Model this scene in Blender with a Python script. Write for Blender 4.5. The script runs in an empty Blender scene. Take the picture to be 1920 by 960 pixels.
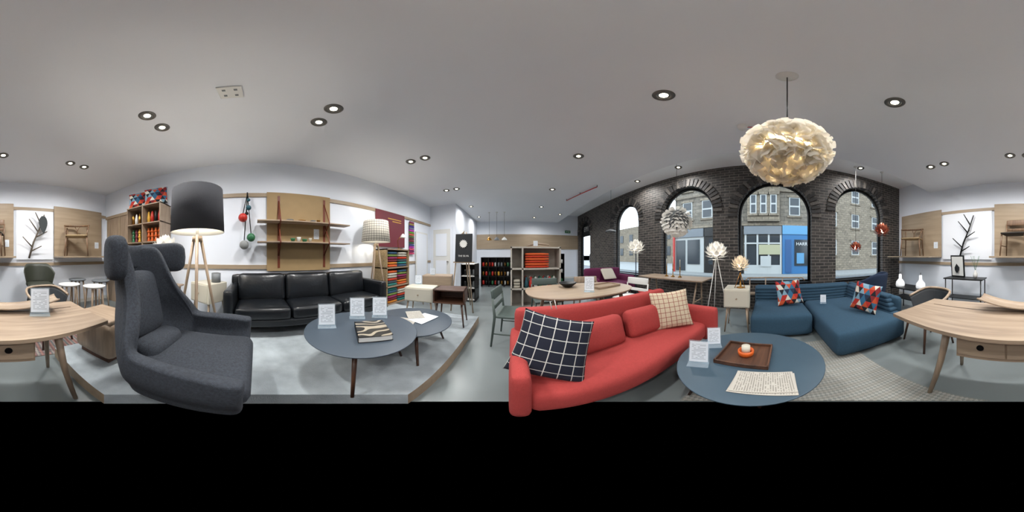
import bpy,bmesh,math,random
from mathutils import Vector as V, Matrix as M, Euler
R=random.Random(7); pi=math.pi; rad=math.radians
S=bpy.context.scene
S.view_settings.view_transform='Standard'
S.view_settings.look='None'
def lin(c):
    if isinstance(c,str):
        c=[int(c[i:i+2],16)/255 for i in (0,2,4)]
    return tuple((x/12.92 if x<=.04045 else ((x+.055)/1.055)**2.4) for x in c[:3])+(1,)
# ---------------- materials
def base(name):
    m=bpy.data.materials.new(name); m.use_nodes=True
    nt=m.node_tree; p=nt.nodes['Principled BSDF']; return m,nt,p
def mk(name,col,rough=.6,metal=0,bump=0,bscale=200,var=0,vscale=6,es=0,ecol=None,trans=0):
    m,nt,p=base(name); c=lin(col)
    p.inputs['Base Color'].default_value=c; p.inputs['Roughness'].default_value=rough; p.inputs['Metallic'].default_value=metal
    N=nt.nodes; L=nt.links
    tc=N.new('ShaderNodeTexCoord')
    if var:
        n=N.new('ShaderNodeTexNoise'); n.inputs['Scale'].default_value=vscale; n.inputs['Detail'].default_value=5
        L.new(tc.outputs['Object'],n.inputs['Vector'])
        r=N.new('ShaderNodeValToRGB'); r.color_ramp.elements[0].position=.3; r.color_ramp.elements[1].position=.7
        r.color_ramp.elements[0].color=tuple(x*(1-var) for x in c[:3])+(1,); r.color_ramp.elements[1].color=tuple(min(1,x*(1+var)) for x in c[:3])+(1,)
        L.new(n.outputs['Fac'],r.inputs['Fac']); L.new(r.outputs['Color'],p.inputs['Base Color'])
    if bump:
        n2=N.new('ShaderNodeTexNoise'); n2.inputs['Scale'].default_value=bscale; n2.inputs['Detail'].default_value=3
        L.new(tc.outputs['Object'],n2.inputs['Vector'])
        b=N.new('ShaderNodeBump'); b.inputs['Strength'].default_value=bump; b.inputs['Distance'].default_value=.005
        L.new(n2.outputs['Fac'],b.inputs['Height']); L.new(b.outputs['Normal'],p.inputs['Normal'])
    if es:
        p.inputs['Emission Color'].default_value=lin(ecol or col); p.inputs['Emission Strength'].default_value=es
    if trans:
        t=N.new('ShaderNodeBsdfTranslucent'); t.inputs['Color'].default_value=c
        mx=N.new('ShaderNodeMixShader'); mx.inputs[0].default_value=trans
        L.new(p.outputs[0],mx.inputs[1]); L.new(t.outputs[0],mx.inputs[2]); L.new(mx.outputs[0],N['Material Output'].inputs['Surface'])
    return m
def wood(name,c1,c2,axis=0,rough=.45,sc=1.0):
    m,nt,p=base(name); N=nt.nodes; L=nt.links
    tc=N.new('ShaderNodeTexCoord'); mp=N.new('ShaderNodeMapping')
    s=[14*sc]*3; s[axis]=1.1*sc; mp.inputs['Scale'].default_value=s
    n=N.new('ShaderNodeTexNoise'); n.inputs['Scale'].default_value=1.6; n.inputs['Detail'].default_value=7; n.inputs['Distortion'].default_value=.6
    r=N.new('ShaderNodeValToRGB'); r.color_ramp.elements[0].position=.32; r.color_ramp.elements[1].position=.68
    r.color_ramp.elements[0].color=lin(c1); r.color_ramp.elements[1].color=lin(c2)
    L.new(tc.outputs['Object'],mp.inputs['Vector']); L.new(mp.outputs[0],n.inputs['Vector']); L.new(n.outputs['Fac'],r.inputs['Fac']); L.new(r.outputs['Color'],p.inputs['Base Color'])
    p.inputs['Roughness'].default_value=rough
    return m
def mth(nt,op,a,b=None):
    n=nt.nodes.new('ShaderNodeMath'); n.operation=op
    for i,x in enumerate((a,b)):
        if x is None: continue
        if isinstance(x,(int,float)): n.inputs[i].default_value=x
        else: nt.links.new(x,n.inputs[i])
    return n.outputs[0]
def uvsep(nt):
    tc=nt.nodes.new('ShaderNodeTexCoord'); s=nt.nodes.new('ShaderNodeSeparateXYZ'); nt.links.new(tc.outputs['UV'],s.inputs[0]); return s.outputs[0],s.outputs[1]
def gridmat(name,bc,lc,nu,nv,w,rough=.9,vonly=False,es=0,margin=0):
    m,nt,p=base(name); u,v=uvsep(nt)
    a=mth(nt,'LESS_THAN',mth(nt,'FRACT',mth(nt,'MULTIPLY',u,nu)),w); b=mth(nt,'LESS_THAN',mth(nt,'FRACT',mth(nt,'MULTIPLY',v,nv)),w)
    f=b if vonly else mth(nt,'MAXIMUM',a,b)
    if margin:
        c=nt.nodes.new('ShaderNodeCombineXYZ'); nt.links.new(mth(nt,'FLOOR',mth(nt,'MULTIPLY',u,nu*9)),c.inputs[0]); nt.links.new(mth(nt,'FLOOR',mth(nt,'MULTIPLY',v,nv)),c.inputs[1])
        wn=nt.nodes.new('ShaderNodeTexWhiteNoise'); nt.links.new(c.outputs[0],wn.inputs['Vector'])
        f=mth(nt,'MULTIPLY',b,mth(nt,'LESS_THAN',wn.outputs['Value'],.75))
        for x in (u,v):
            f=mth(nt,'MULTIPLY',f,mth(nt,'LESS_THAN',mth(nt,'ABSOLUTE',mth(nt,'SUBTRACT',x,.5)),.5-margin))
    mx=nt.nodes.new('ShaderNodeMix'); mx.data_type='RGBA'; mx.inputs[6].default_value=lin(bc); mx.inputs[7].default_value=lin(lc)
    nt.links.new(f,mx.inputs[0]); nt.links.new(mx.outputs[2],p.inputs['Base Color']); p.inputs['Roughness'].default_value=rough
    if es: nt.links.new(mx.outputs[2],p.inputs['Emission Color']); p.inputs['Emission Strength'].default_value=es
    return m
def trimat(name,n=5):
    m,nt,p=base(name); u,v=uvsep(nt)
    a=mth(nt,'MULTIPLY',v,n); row=mth(nt,'FLOOR',a); fv=mth(nt,'FRACT',a)
    uu=mth(nt,'ADD',mth(nt,'MULTIPLY',u,n),mth(nt,'MULTIPLY',row,.5))
    x1=mth(nt,'ADD',uu,mth(nt,'MULTIPLY',fv,.5)); x2=mth(nt,'SUBTRACT',uu,mth(nt,'MULTIPLY',fv,.5))
    c=nt.nodes.new('ShaderNodeCombineXYZ'); nt.links.new(mth(nt,'FLOOR',x1),c.inputs[0]); nt.links.new(mth(nt,'FLOOR',x2),c.inputs[1]); nt.links.new(row,c.inputs[2])
    wn=nt.nodes.new('ShaderNodeTexWhiteNoise'); nt.links.new(c.outputs[0],wn.inputs['Vector'])
    r=nt.nodes.new('ShaderNodeValToRGB'); r.color_ramp.interpolation='CONSTANT'
    cols=['a8281f','1d2a44','cfc9bc','2a5f7f','b84a26','14171f','7396a8','7c1f24']
    e=r.color_ramp.elements; e[0].color=lin(cols[0]); e[1].position=1/8; e[1].color=lin(cols[1])
    for i in range(2,8):
        k=e.new(i/8); k.color=lin(cols[i])
    nt.links.new(wn.outputs['Value'],r.inputs['Fac']); nt.links.new(r.outputs['Color'],p.inputs['Base Color']); p.inputs['Roughness'].default_value=.9
    return m
def brickmat(name,c1,c2,mo,w,h,ms=.008,rough=.6,bump=.6):
    m,nt,p=base(name); N=nt.nodes;L=nt.links
    tc=N.new('ShaderNodeTexCoord'); s=N.new('ShaderNodeSeparateXYZ'); L.new(tc.outputs['Object'],s.inputs[0])
    c=N.new('ShaderNodeCombineXYZ')
    sm=mth(nt,'ADD',s.outputs[1],s.outputs[0]); L.new(sm,c.inputs[0])
    L.new(s.outputs[2],c.inputs[1])
    b=N.new('ShaderNodeTexBrick'); b.inputs['Scale'].default_value=1; b.inputs['Brick Width'].default_value=w; b.inputs['Row Height'].default_value=h; b.inputs['Mortar Size'].default_value=ms
    b.inputs['Color1'].default_value=lin(c1); b.inputs['Color2'].default_value=lin(c2); b.inputs['Mortar'].default_value=lin(mo)
    L.new(c.outputs[0],b.inputs['Vector'])
    n=N.new('ShaderNodeTexNoise'); n.inputs['Scale'].default_value=9; n.inputs['Detail'].default_value=6; L.new(tc.outputs['Object'],n.inputs['Vector'])
    mx=N.new('ShaderNodeMix'); mx.data_type='RGBA'; mx.blend_type='OVERLAY'; mx.inputs[0].default_value=.6
    L.new(b.outputs['Color'],mx.inputs[6]); L.new(n.outputs['Fac'],mx.inputs[7]); L.new(mx.outputs[2],p.inputs['Base Color'])
    bp=N.new('ShaderNodeBump'); bp.inputs['Strength'].default_value=bump; bp.inputs['Distance'].default_value=.01; bp.invert=True
    L.new(b.outputs['Fac'],bp.inputs['Height']); L.new(bp.outputs[0],p.inputs['Normal']); p.inputs['Roughness'].default_value=rough
    return m
def glassy(name,tint,fac):
    m,nt,p=base(name); N=nt.nodes;L=nt.links
    t=N.new('ShaderNodeBsdfTransparent'); t.inputs[0].default_value=lin(tint); p.inputs['Roughness'].default_value=.05; p.inputs['Base Color'].default_value=lin(tint)
    mx=N.new('ShaderNodeMixShader'); mx.inputs[0].default_value=fac; L.new(t.outputs[0],mx.inputs[1]); L.new(p.outputs[0],mx.inputs[2]); L.new(mx.outputs[0],N['Material Output'].inputs['Surface'])
    return m
CEIL=mk('ceiling_paint','e6e9ee',.85,var=.015,vscale=1); WALL=mk('wall_paint','e8edf5',.85,var=.015,vscale=1); BAY_LIT=mk('window_bay_paint_lit','f8fbfe',.85)  # upper bay ceiling: wall paint whitened, so its brightness is put into the colour
FLOOR=mk('floor_resin','757d7e',.3,var=.06,vscale=1.2); CARPET=mk('grey_carpet','a3acb1',.95,bump=.8,bscale=120,var=.14,vscale=7)
OA,OB='877462','a7937d'
OAKX=wood('oak_x',OA,OB,0); OAKY=wood('oak_y',OA,OB,1); OAKZ=wood('oak_z',OA,OB,2)
PLYY=wood('ply_y','98866f','a8957d',1,sc=.6); PLYX=wood('ply_x','98866f','a8957d',0,sc=.6); PLYZ=wood('ply_z','98866f','a8957d',2,sc=.6)
PALE=wood('pale_oak','948270','aa967e',0); WALN=wood('walnut','35221a','5c3d2b',0); WALNZ=wood('walnut_z','35221a','5c3d2b',2)
CHAR=mk('charcoal_wool','343941',.95,bump=1,bscale=260,var=.3,vscale=90); LEA=mk('black_leather','16191d',.28,bump=.35,bscale=30)
RED=mk('red_wool','a63c39',.9,bump=.6,bscale=260,var=.06,vscale=60); BLUE=mk('blue_wool','29465a',.95,bump=.6,bscale=250,var=.1,vscale=60)
NAVY=mk('navy_wool','1d2c44',.9,bump=.5); PURP=mk('purple_wool','5c1740',.9,bump=.5)
SLATE=mk('slate_linoleum','3d4853',.45,var=.04); BLUET=mk('blue_grey_linoleum','374b59',.45,var=.05)
BLK=mk('black_metal','121314',.4,.3); WHITE=mk('white_satin','dcdcd8',.5); CREAM=mk('cream_lacquer','c4bfb0',.5); GREY=mk('grey_plastic','6d7276',.5)
CHROME=mk('chrome','c8c8c8',.15,1); BRASS=mk('brass','a5783a',.3,1); LEATHBR=mk('brown_strap','6b2f18',.5)
ACR=glassy('acrylic','f4fbff',.12); GLASS=glassy('window_glass','f2f8f8',.05)
PAPER=gridmat('printed_paper','dbe2ea','9ba4ac',1,15,.35,vonly=True,margin=.12)
NEWS=gridmat('newsprint','aeaaa1','85827b',3,26,.45,vonly=True,margin=.04)
BULB=mk('bulb_glow','fff1d8',.5,es=9,ecol='fff0d0'); BULBW=mk('shade_glow','fff1d8',.5,es=1.6,ecol='fff0dc')
TRI=trimat('triangle_patchwork',5); PLAID=gridmat('navy_plaid','121728','c2c2bd',6.3,6.3,.07); CHECK=gridmat('cream_check','c2b39a','7c3530',9,9,.1)
LCHECK=gridmat('shade_check','c8c2b4','4a453f',36,9,.14,es=.2)
SHADE=mk('grey_shade','303136',.9,bump=.5,bscale=300)
ORANGE=mk('orange_glaze','c85a1c',.35); GREEN=mk('green_glass','2f6b46',.3); TEAL=mk('teal_bead','1f5360',.5); REDP=mk('red_paint','b8291e',.4)
FEATH=mk('feather','f1ece0',.9,trans=.5); PETALW=mk('petal_white','e8e7e2',.5,trans=.2,es=.1,ecol='fff6e6'); COPPER=mk('copper','c07058',.35,.8)
YELL=mk('ochre','d8a63a',.6); PINK=mk('poster_burgundy','6d2733',.6)
BRICK=brickmat('dark_brick','2b2a2a','4b4743','746e68',.21,.07,.008)
# ---------------- builder
class B:
    def __init__(s):
        s.bm=bmesh.new(); s.uv=s.bm.loops.layers.uv.new('UVMap'); s.mats=[]; s.T=M.Identity(4)
    def mi(s,m):
        if m not in s.mats: s.mats.append(m)
        return s.mats.index(m)
    def add(s,verts,faces,mat,smooth=False,uvs=None):
        k=s.mi(mat); vs=[s.bm.verts.new(s.T@V(v)) for v in verts]
        for f in faces:
            try: fc=s.bm.faces.new([vs[i] for i in f])
            except ValueError: continue
            fc.material_index=k; fc.smooth=smooth
            q=[(0,0),(1,0),(1,1),(0,1)]
            for j,(l,i) in enumerate(zip(fc.loops,f)): l[s.uv].uv=uvs[i] if uvs else q[j%4]
    def at(s,c,rot=(0,0,0)):
        return s.T@M.Translation(c)@Euler([rad(a) for a in rot]).to_matrix().to_4x4()
    def box(s,x0,x1,y0,y1,z0,z1,mat,bev=0):
        if bev<=0:
            v=[(x0,y0,z0),(x1,y0,z0),(x1,y1,z0),(x0,y1,z0),(x0,y0,z1),(x1,y0,z1),(x1,y1,z1),(x0,y1,z1)]
            s.add(v,[(3,2,1,0),(4,5,6,7),(0,1,5,4),(1,2,6,5),(2,3,7,6),(3,0,4,7)],mat); return
        t=bmesh.new(); bmesh.ops.create_cube(t,size=1)
        for v in t.verts: v.co=V(((x0+x1)/2+v.co.x*(x1-x0),(y0+y1)/2+v.co.y*(y1-y0),(z0+z1)/2+v.co.z*(z1-z0)))
        bmesh.ops.bevel(t,geom=t.edges[:],offset=bev,segments=2,affect='EDGES',profile=.5)
        t.verts.index_update(); s.add([v.co.copy() for v in t.verts],[[v.index for v in f.verts] for f in t.faces],mat); t.free()
    def ob(s,c,size,mat,rot=(0,0,0),bev=0):
        o=s.T; s.T=s.at(c,rot); a,b,d=[x/2 for x in size]; s.box(-a,a,-b,b,-d,d,mat,bev); s.T=o
    def grid(s,nu,nv,fn,mat,cu=False,smooth=True):
        W=nu if cu else nu+1; k=s.mi(mat)
        vs=[[s.bm.verts.new(s.T@V(fn(i/nu,j/nv))) for i in range(W)] for j in range(nv+1)]
        for j in range(nv):
            for i in range(nu):
                q=[vs[j][i],vs[j][(i+1)%W],vs[j+1][(i+1)%W],vs[j+1][i]]
                try: f=s.bm.faces.new(q)
                except ValueError: continue
                f.material_index=k; f.smooth=smooth
                for l,(a,b) in zip(f.loops,[(i,j),(i+1,j),(i+1,j+1),(i,j+1)]): l[s.uv].uv=(a/nu,b/nv)
    def lathe(s,prof,c,mat,seg=32,smooth=True):
        n=len(prof)-1
        def fn(u,v):
            r,z=prof[round(v*n)]; a=2*pi*u; return (c[0]+max(r,.0002)*math.cos(a),c[1]+max(r,.0002)*math.sin(a),c[2]+z)
        s.grid(seg,n,fn,mat,True,smooth)
    def tube(s,pts,r,mat,seg=8):
        pts=[V(p) for p in pts]; n=len(pts); rs=r if isinstance(r,(list,tuple)) else [r]*n
        k=s.mi(mat); rings=[]; ref=None
        for i,p in enumerate(pts):
            d=(pts[min(i+1,n-1)]-pts[max(i-1,0)]).normalized()
            if ref is None: ref=V((0,0,1)) if abs(d.z)<.9 else V((1,0,0))
            a=d.cross(ref).normalized(); b=a.cross(d).normalized(); ref=b
            rings.append([s.bm.verts.new(s.T@(p+a*rs[i]*math.cos(2*pi*j/seg)+b*rs[i]*math.sin(2*pi*j/seg))) for j in range(seg)])
        for i in range(n-1):
            for j in range(seg):
                f=s.bm.faces.new([rings[i][j],rings[i][(j+1)%seg],rings[i+1][(j+1)%seg],rings[i+1][j]]); f.material_index=k; f.smooth=True
        for g in (rings[0][::-1],rings[-1]):
            f=s.bm.faces.new(g); f.material_index=k
    def cyl(s,a,b,r1,mat,r2=None,seg=14): s.tube([a,b],[r1,r1 if r2 is None else r2],mat,seg)
    def sph(s,c,r,mat,seg=20,sz=1):
        s.lathe([(r*math.sin(pi*i/12),-r*sz*math.cos(pi*i/12)) for i in range(13)],c,mat,seg)
    def rbox(s,c,size,mat,r=.05,rot=(0,0,0),puff=0,n=8,ax=2,mod=None):
        o=s.T; s.T=s.at(c,rot); h=[x/2 for x in size]; r=min([r]+[x*.98 for x in h])
        def mp(p):
            q=[math.sin(t*pi/2) for t in p]; P=V([q[i]*h[i] for i in range(3)]); I=V([max(-(h[i]-r),min(h[i]-r,P[i])) for i in range(3)])
            d=P-I
            if d.length>1e-9: P=I+d.normalized()*r
            if puff:
                e=[i for i in range(3) if i!=ax]; P[ax]+=puff*q[ax]*(1-q[e[0]]**2)*(1-q[e[1]]**2)
            return mod(P) if mod else P
        for a in range(3):
            for sg in (-1,1):
                b1,b2=[i for i in range(3) if i!=a]
                def fn(u,v):
                    p=[0,0,0]; p[a]=sg; p[b1]=2*u-1; p[b2]=2*v-1; return mp(p)
                s.grid(n,n,fn,mat)
        s.T=o
    def pillow(s,c,w,h,t,mat,nrm,roll=0):
        z=V(nrm).normalized(); x=V((0,0,1)).cross(z).normalized(); y=z.cross(x)
        m=M((x,y,z)).transposed().to_4x4(); o=s.T; s.T=s.T@M.Translation(c)@m@M.Rotation(rad(roll),4,'Z')
        for sg in (1,-1):
            def fn(u,v):
                u=2*u-1;v=2*v-1; u=.7*u+.3*math.sin(u*pi/2); v=.7*v+.3*math.sin(v*pi/2)
                return (u*w/2*(1-.07*(1-v*v)),v*h/2*(1-.07*(1-u*u)),sg*t/2*max(0,(1-u*u)*(1-v*v))**.42)
            s.grid(20,20,fn,mat)
        s.T=o
    def leaf(s,p,d,n,L,W,mat,curl=.3,st=4,rnd=False):
        p=V(p);d=V(d).normalized();n=V(n); sd=d.cross(n).normalized(); n=sd.cross(d).normalized()
        vs=[];fs=[]
        for i in range(st+1):
            t=i/st; w=W/2*(math.sqrt(max(.02,1-((t-.58)/.6)**2)) if rnd else math.sin(pi*(.12+.88*t**.8))); c=p+d*L*t+n*L*curl*t*t
            vs+=[c-sd*w-n*w*.25,c+n*0,c+sd*w-n*w*.25]
        for i in range(st):
            a=i*3; fs+=[(a,a+1,a+4,a+3),(a+1,a+2,a+5,a+4)]
        s.add(vs,fs,mat,True)
    def fin(s,name,loc=(0,0,0),rz=0,sub=0,solid=0):
        bmesh.ops.remove_doubles(s.bm,verts=s.bm.verts,dist=.00002)
        bmesh.ops.recalc_face_normals(s.bm,faces=s.bm.faces)
        xs=[v.co for v in s.bm.verts]
        c=V(((min(v.x for v in xs)+max(v.x for v in xs))/2,(min(v.y for v in xs)+max(v.y for v in xs))/2,min(v.z for v in xs)))
        for v in s.bm.verts: v.co-=c
        me=bpy.data.meshes.new(name); s.bm.to_mesh(me); s.bm.free()
        for m in s.mats: me.materials.append(m)
        o=bpy.data.objects.new(name,me); S.collection.objects.link(o)
        mt=M.Translation(loc)@M.Rotation(rad(rz),4,'Z'); o.location=mt@c; o.rotation_euler=(0,0,rad(rz))
        if solid:
            k=o.modifiers.new('s','SOLIDIFY'); k.thickness=solid; k.offset=0
        if sub:
            k=o.modifiers.new('ss','SUBSURF'); k.levels=sub; k.render_levels=sub
        return o
def childof(o,p):
    bpy.context.view_layer.update(); o.parent=p; o.matrix_parent_inverse=p.matrix_world.inverted()
def text(par,st,size,loc,rot,mat,name='lettering',sx=1):
    c=bpy.data.curves.new(name,'FONT'); c.body=st; c.size=size; c.align_x='CENTER'; c.align_y='CENTER'; c.extrude=.002
    c.materials.append(mat); o=bpy.data.objects.new(name,c); S.collection.objects.link(o); o.location=loc; o.rotation_euler=[rad(a) for a in rot]; o.scale=(sx,1,1)
    childof(o,par); return o
def light(par,kind,loc,pw,col=(1,.93,.82),size=.05,spot=150,name='light'):
    l=bpy.data.lights.new(name,kind); l.energy=pw; l.color=col; l.shadow_soft_size=size
    if kind=='SPOT': l.spot_size=rad(spot); l.spot_blend=1
    o=bpy.data.objects.new(name,l); S.collection.objects.link(o); o.location=loc; childof(o,par); return o
H=2.97; H2=3.4; XW=-2.75; XE=3.5; YS=-3.64; YN=8.2; XC=2.36
# ---------------- room shell
def slab(name,x0,x1,y0,y1,z0,z1,r,mat,side=None):
    # floor finishes; the never-photographed disc of ground under the tripod is not modelled
    b=B(); sd=side or mat
    b.add([(x0,y0,z1),(x1,y0,z1),(x1,y1,z1),(x0,y1,z1)],[(0,1,2,3)],mat); b.add([(x0,y0,z0),(x1,y0,z0),(x1,y1,z0),(x0,y1,z0)],[(3,2,1,0)],sd)
    for a,c in (((x0,y0),(x1,y0)),((x1,y0),(x1,y1)),((x1,y1),(x0,y1)),((x0,y1),(x0,y0))): b.add([a+(z0,),c+(z0,),c+(z1,),a+(z1,)],[(0,1,2,3)],sd)
    o=b.fin(name)
    t=B(); t.lathe([(0,-.5),(r,-.5),(r,.5),(0,.5)],(0,0,0),mat,160,False); bmesh.ops.remove_doubles(t.bm,verts=t.bm.verts,dist=.001); c=t.fin('tmp_cut')
    m=o.modifiers.new('cut','BOOLEAN'); m.operation='DIFFERENCE'; m.solver='EXACT'; m.object=c
    bpy.context.view_layer.update(); dg=bpy.context.evaluated_depsgraph_get(); me=bpy.data.meshes.new_from_object(o.evaluated_get(dg)); o.modifiers.clear(); o.data=me
    bpy.data.objects.remove(c,do_unlink=True); return o
slab('floor',XW-.1,XE+.3,YS-.1,YN+.1,-.006,0,.968,FLOOR)
b=B(); b.box(XW-.1,XC,YS-.1,YN+.1,H,H+.1,CEIL); b.box(XC-.08,XC,YS-.1,YN+.1,H+.1,H2,CEIL); b.box(XC-.08,XE+.3,YS-.1,YN+.1,H2,H2+.1,BAY_LIT); b.fin('ceiling')
def wallb(n,*a):
    b=B(); b.box(*a,WALL); return b.fin(n)
wallb('wall_west',XW-.1,XW,YS-.1,5.1,0,H); wallb('wall_south',XW,XE+.3,YS-.1,YS,0,H2)
wallb('wall_alcove',XW,-1.8,5,5.1,0,H); wallb('wall_corridor',-1.9,-1.8,5.1,YN,0,H); wallb('wall_north',-1.9,XE+.3,YN,YN+.1,0,H2)
for n,a in (('baseboard_west',(XW,XW+.015,YS,5,0,.09)),('baseboard_south',(XW,XE,YS,YS+.015,0,.09)),('baseboard_north',(-1.8,XE,YN-.015,YN,0,.09)),('baseboard_corridor',(-1.8,-1.785,5.0,YN,0,.09))):
    b=B(); b.box(*a,WHITE); b.fin(n)
# brick window wall
OPEN=[(-2.97,-1.54,2.32,.6),(-.96,.66,2.12,.6),(1.23,2.69,2.27,.6),(3.57,4.85,2.33,.6),(6.75,8.0,2.35,.0)]
def arcpts(y0,y1,zs,n=20):
    r=(y1-y0)/2; cy=(y0+y1)/2
    return [(cy-r*math.cos(pi*i/n),zs+r*math.sin(pi*i/n)) for i in range(n+1)]
b=B(); X0,X1=XE,XE+.28
def q2(y0,y1,z0,z1):
    for x in (X0,X1): b.add([(x,y0,z0),(x,y1,z0),(x,y1,z1),(x,y0,z1)],[(0,1,2,3)],BRICK)
prev=YS
for y0,y1,zs,sl in OPEN:
    q2(prev,y0,0,H2)
    if sl>0: q2(y0,y1,0,sl)
    A=arcpts(y0,y1,zs)
    for (a,za),(c,zc) in zip(A,A[1:]):
        for x in (X0,X1): b.add([(x,a,za),(x,c,zc),(x,c,H2),(x,a,H2)],[(0,1,2,3)],BRICK)
    path=[(y0,sl)]+A+[(y1,sl)]+[(y0,sl)]
    for (a,za),(c,zc) in zip(path,path[1:]): b.add([(X0,a,za),(X0,c,zc),(X1,c,zc),(X1,a,za)],[(0,1,2,3)],BRICK)
    prev=y1
q2(prev,YN,0,H2)
b.fin('wall_east')
VA=mk('voussoir_dark','343231',.6,var=.3,vscale=20); VB=mk('voussoir_light','5f5a55',.6,var=.3,vscale=20)
b=B()
for y0,y1,zs,sl in OPEN:
    r=(y1-y0)/2; cy=(y0+y1)/2; n=int(pi*r/.085)
    for i in range(n+1):
        t=pi*i/n; rr=r+.115
        b.ob((XE-.008,cy-rr*math.cos(t),zs+rr*math.sin(t)),(.03,.07,.21),VB if i%3==0 else VA,(math.degrees(t)*-1+90,0,0))
b.fin('trim_1')
for i,(y0,y1,zs,sl) in enumerate(OPEN[:4]):
    b=B(); A=arcpts(y0+.03,y1-.03,zs); p=[(XE+.15,y0+.03,sl+.03)]+[(XE+.15,a,z) for a,z in A]+[(XE+.15,y1-.03,sl+.03),(XE+.15,y0+.03,sl+.03)]
    b.tube(p,.03,BLK,6)
    for (a,za),(c,zc) in zip(A,A[1:]): b.add([(XE+.15,a,sl),(XE+.15,c,sl),(XE+.15,c,zc),(XE+.15,a,za)],[(0,1,2,3)],GLASS)
    b.box(XE-.03,XE+.27,y0,y1,sl,sl+.025,BLK)
    b.fin('window_%d'%(i+1))
b=B(); y0,y1,zs,sl=OPEN[4]; A=arcpts(y0+.03,y1-.03,zs); b.tube([(XE+.15,y0+.03,0.02)]+[(XE+.15,a,z) for a,z in A]+[(XE+.15,y1-.03,.02)],.04,BLK,6)
b.box(XE+.12,XE+.18,y0,y1,2.2,2.3,BLK); b.box(XE+.12,XE+.18,y0+.03,y0+.15,0,2.2,BLK); b.box(XE+.12,XE+.18,y1-.15,y1-.03,0,2.2,BLK); b.box(XE+.12,XE+.18,y0+.1,y1-.1,0,.25,BLK); b.box(XE+.09,XE+.12,y0+.2,y0+.23,.9,1.3,CHROME)
for (a,za),(c,zc) in zip(A,A[1:]): b.add([(XE+.15,a,2.3),(XE+.15,c,2.3),(XE+.15,c,zc),(XE+.15,a,za)],[(0,1,2,3)],BLK)
o=b.fin('door_3'); text(o,'193',.36,(XE+.11,7.37,2.55),(90,0,90),WHITE)
# doors
b=B(); b.box(XW+.001,XW+.04,-3.5,-2.5,0.001,2.2,OAKZ)
for a in (-3.5,-3.02,-2.54): b.box(XW+.04,XW+.055,a,a+.04,0.001,2.2,PLYZ)
b.box(XW+.001,XW+.06,-3.56,-2.44,2.2,2.27,PLYY); b.fin('door_1')
b=B(); b.box(-2.6,-1.98,4.96,4.998,0.001,2.1,WHITE); b.box(-2.67,-1.91,4.97,4.998,2.1,2.17,WALL); b.box(-2.67,-2.6,4.97,4.998,0,2.1,WALL); b.box(-1.98,-1.91,4.97,4.998,0,2.1,WALL); b.box(-2.08,-2.03,4.9,4.96,1,1.03,CHROME)
b.box(-2.5,-2.1,4.95,4.96,1.2,1.95,WALL);b.box(-2.5,-2.1,4.95,4.96,.2,1.05,WALL); b.fin('door_2')
# rails
k=2
for a in ((XW,XW+.025,-1.5,5,2.24,2.31,PLYY),(XW,XW+.025,-1.5,5,.98,1.05,PLYY),(XW,2.4,YS,YS+.025,2.26,2.33,PLYX),(XW,XE,YS,YS+.025,.98,1.05,PLYX),(-1.8,XE,YN-.03,YN,1.55,2.3,PLYX)):
    b=B(); b.box(*a); b.fin('trim_%d'%k); k+=1
# ---------------- platform & rugs
slab('display_platform',XW+.02,-.56,-1.6,2.7,0.001,.13,.94,CARPET,PLYX)
def rugmat(name,c1,c2,c3,sc=34,wf=.5):
    m,nt,p=base(name); N=nt.nodes;L=nt.links; tc=N.new('ShaderNodeTexCoord'); mp=N.new('ShaderNodeMapping'); mp.inputs['Rotation'].default_value=(0,0,rad(45)); L.new(tc.outputs['Object'],mp.inputs[0])
    ch=N.new('ShaderNodeTexChecker'); ch.inputs['Scale'].default_value=sc; ch.inputs['Color1'].default_value=lin(c1); ch.inputs['Color2'].default_value=lin(c2); L.new(mp.outputs[0],ch.inputs[0])
    w=N.new('ShaderNodeTexWave'); w.inputs['Scale'].default_value=4; w.inputs['Distortion'].default_value=1; L.new(tc.outputs['Object'],w.inputs[0])
    mx=N.new('ShaderNodeMix'); mx.data_type='RGBA'; mx.inputs[7].default_value=lin(c3); L.new(mth(nt,'MULTIPLY',w.outputs['Fac'],wf),mx.inputs[0]); L.new(ch.outputs[0],mx.inputs[6]); L.new(mx.outputs[2],p.inputs['Base Color']); p.inputs['Roughness'].default_value=.95
    return m
slab('woven_rug',.15,1.98,-.95,.5,.001,.010,.972,rugmat('rug_weave','828582','a3a39d','8d8a80',46))
slab('striped_rug',-1.7,.1,-2.9,-1.65,.001,.010,.9,rugmat('rug_weave2','5c6a70','a39c92','9c4436'))
# ---------------- street
STONE=brickmat('tenement_stone','6b6459','857b6d','4f4a43',.55,.28,.012,rough=.9); STONE2=brickmat('tenement_stone2','776b5b','8e816e','5e564b',.4,.2,.012,rough=.9)
WFR=mk('sash_white','b5b5b0',.5); DGL=mk('dark_glass','2c343a',.15); SKYB=mk('shop_blue','24689a',.5); SKYL=mk('shop_light_blue','558fb4',.5); SHG=mk('shop_grey','6f7478',.5)
b=B(); fx=11
b.box(fx,fx+.5,-3.6,7.0,0,13,STONE)
def swin(y,z,w,h,x=fx,m=None):
    b.box(x-.1,x+.01,y-w/2-.14,y+w/2+.14,z-.14,z,WFR if m else STONE2); b.box(x-.08,x+.01,y-w/2-.14,y+w/2+.14,z+h,z+h+.18,STONE2)
    b.box(x-.05,x+.01,y-w/2,y+w/2,z,z+h,WFR)
    for a in (0,1): b.box(x-.06,x,y-w/2+.07,y+w/2-.07,z+.07+a*h/2,z+h/2*(a+1)-.05,DGL)
b.box(fx-.5,fx,-.75,1.35,3.5,7,STONE2)
for yy in (-.35,.3,.95): swin(yy,4.0,.42,1.35,fx-.5)
for yy in (-.35,.3,.95): swin(yy,6.1,.42,.8,fx-.5)
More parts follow.
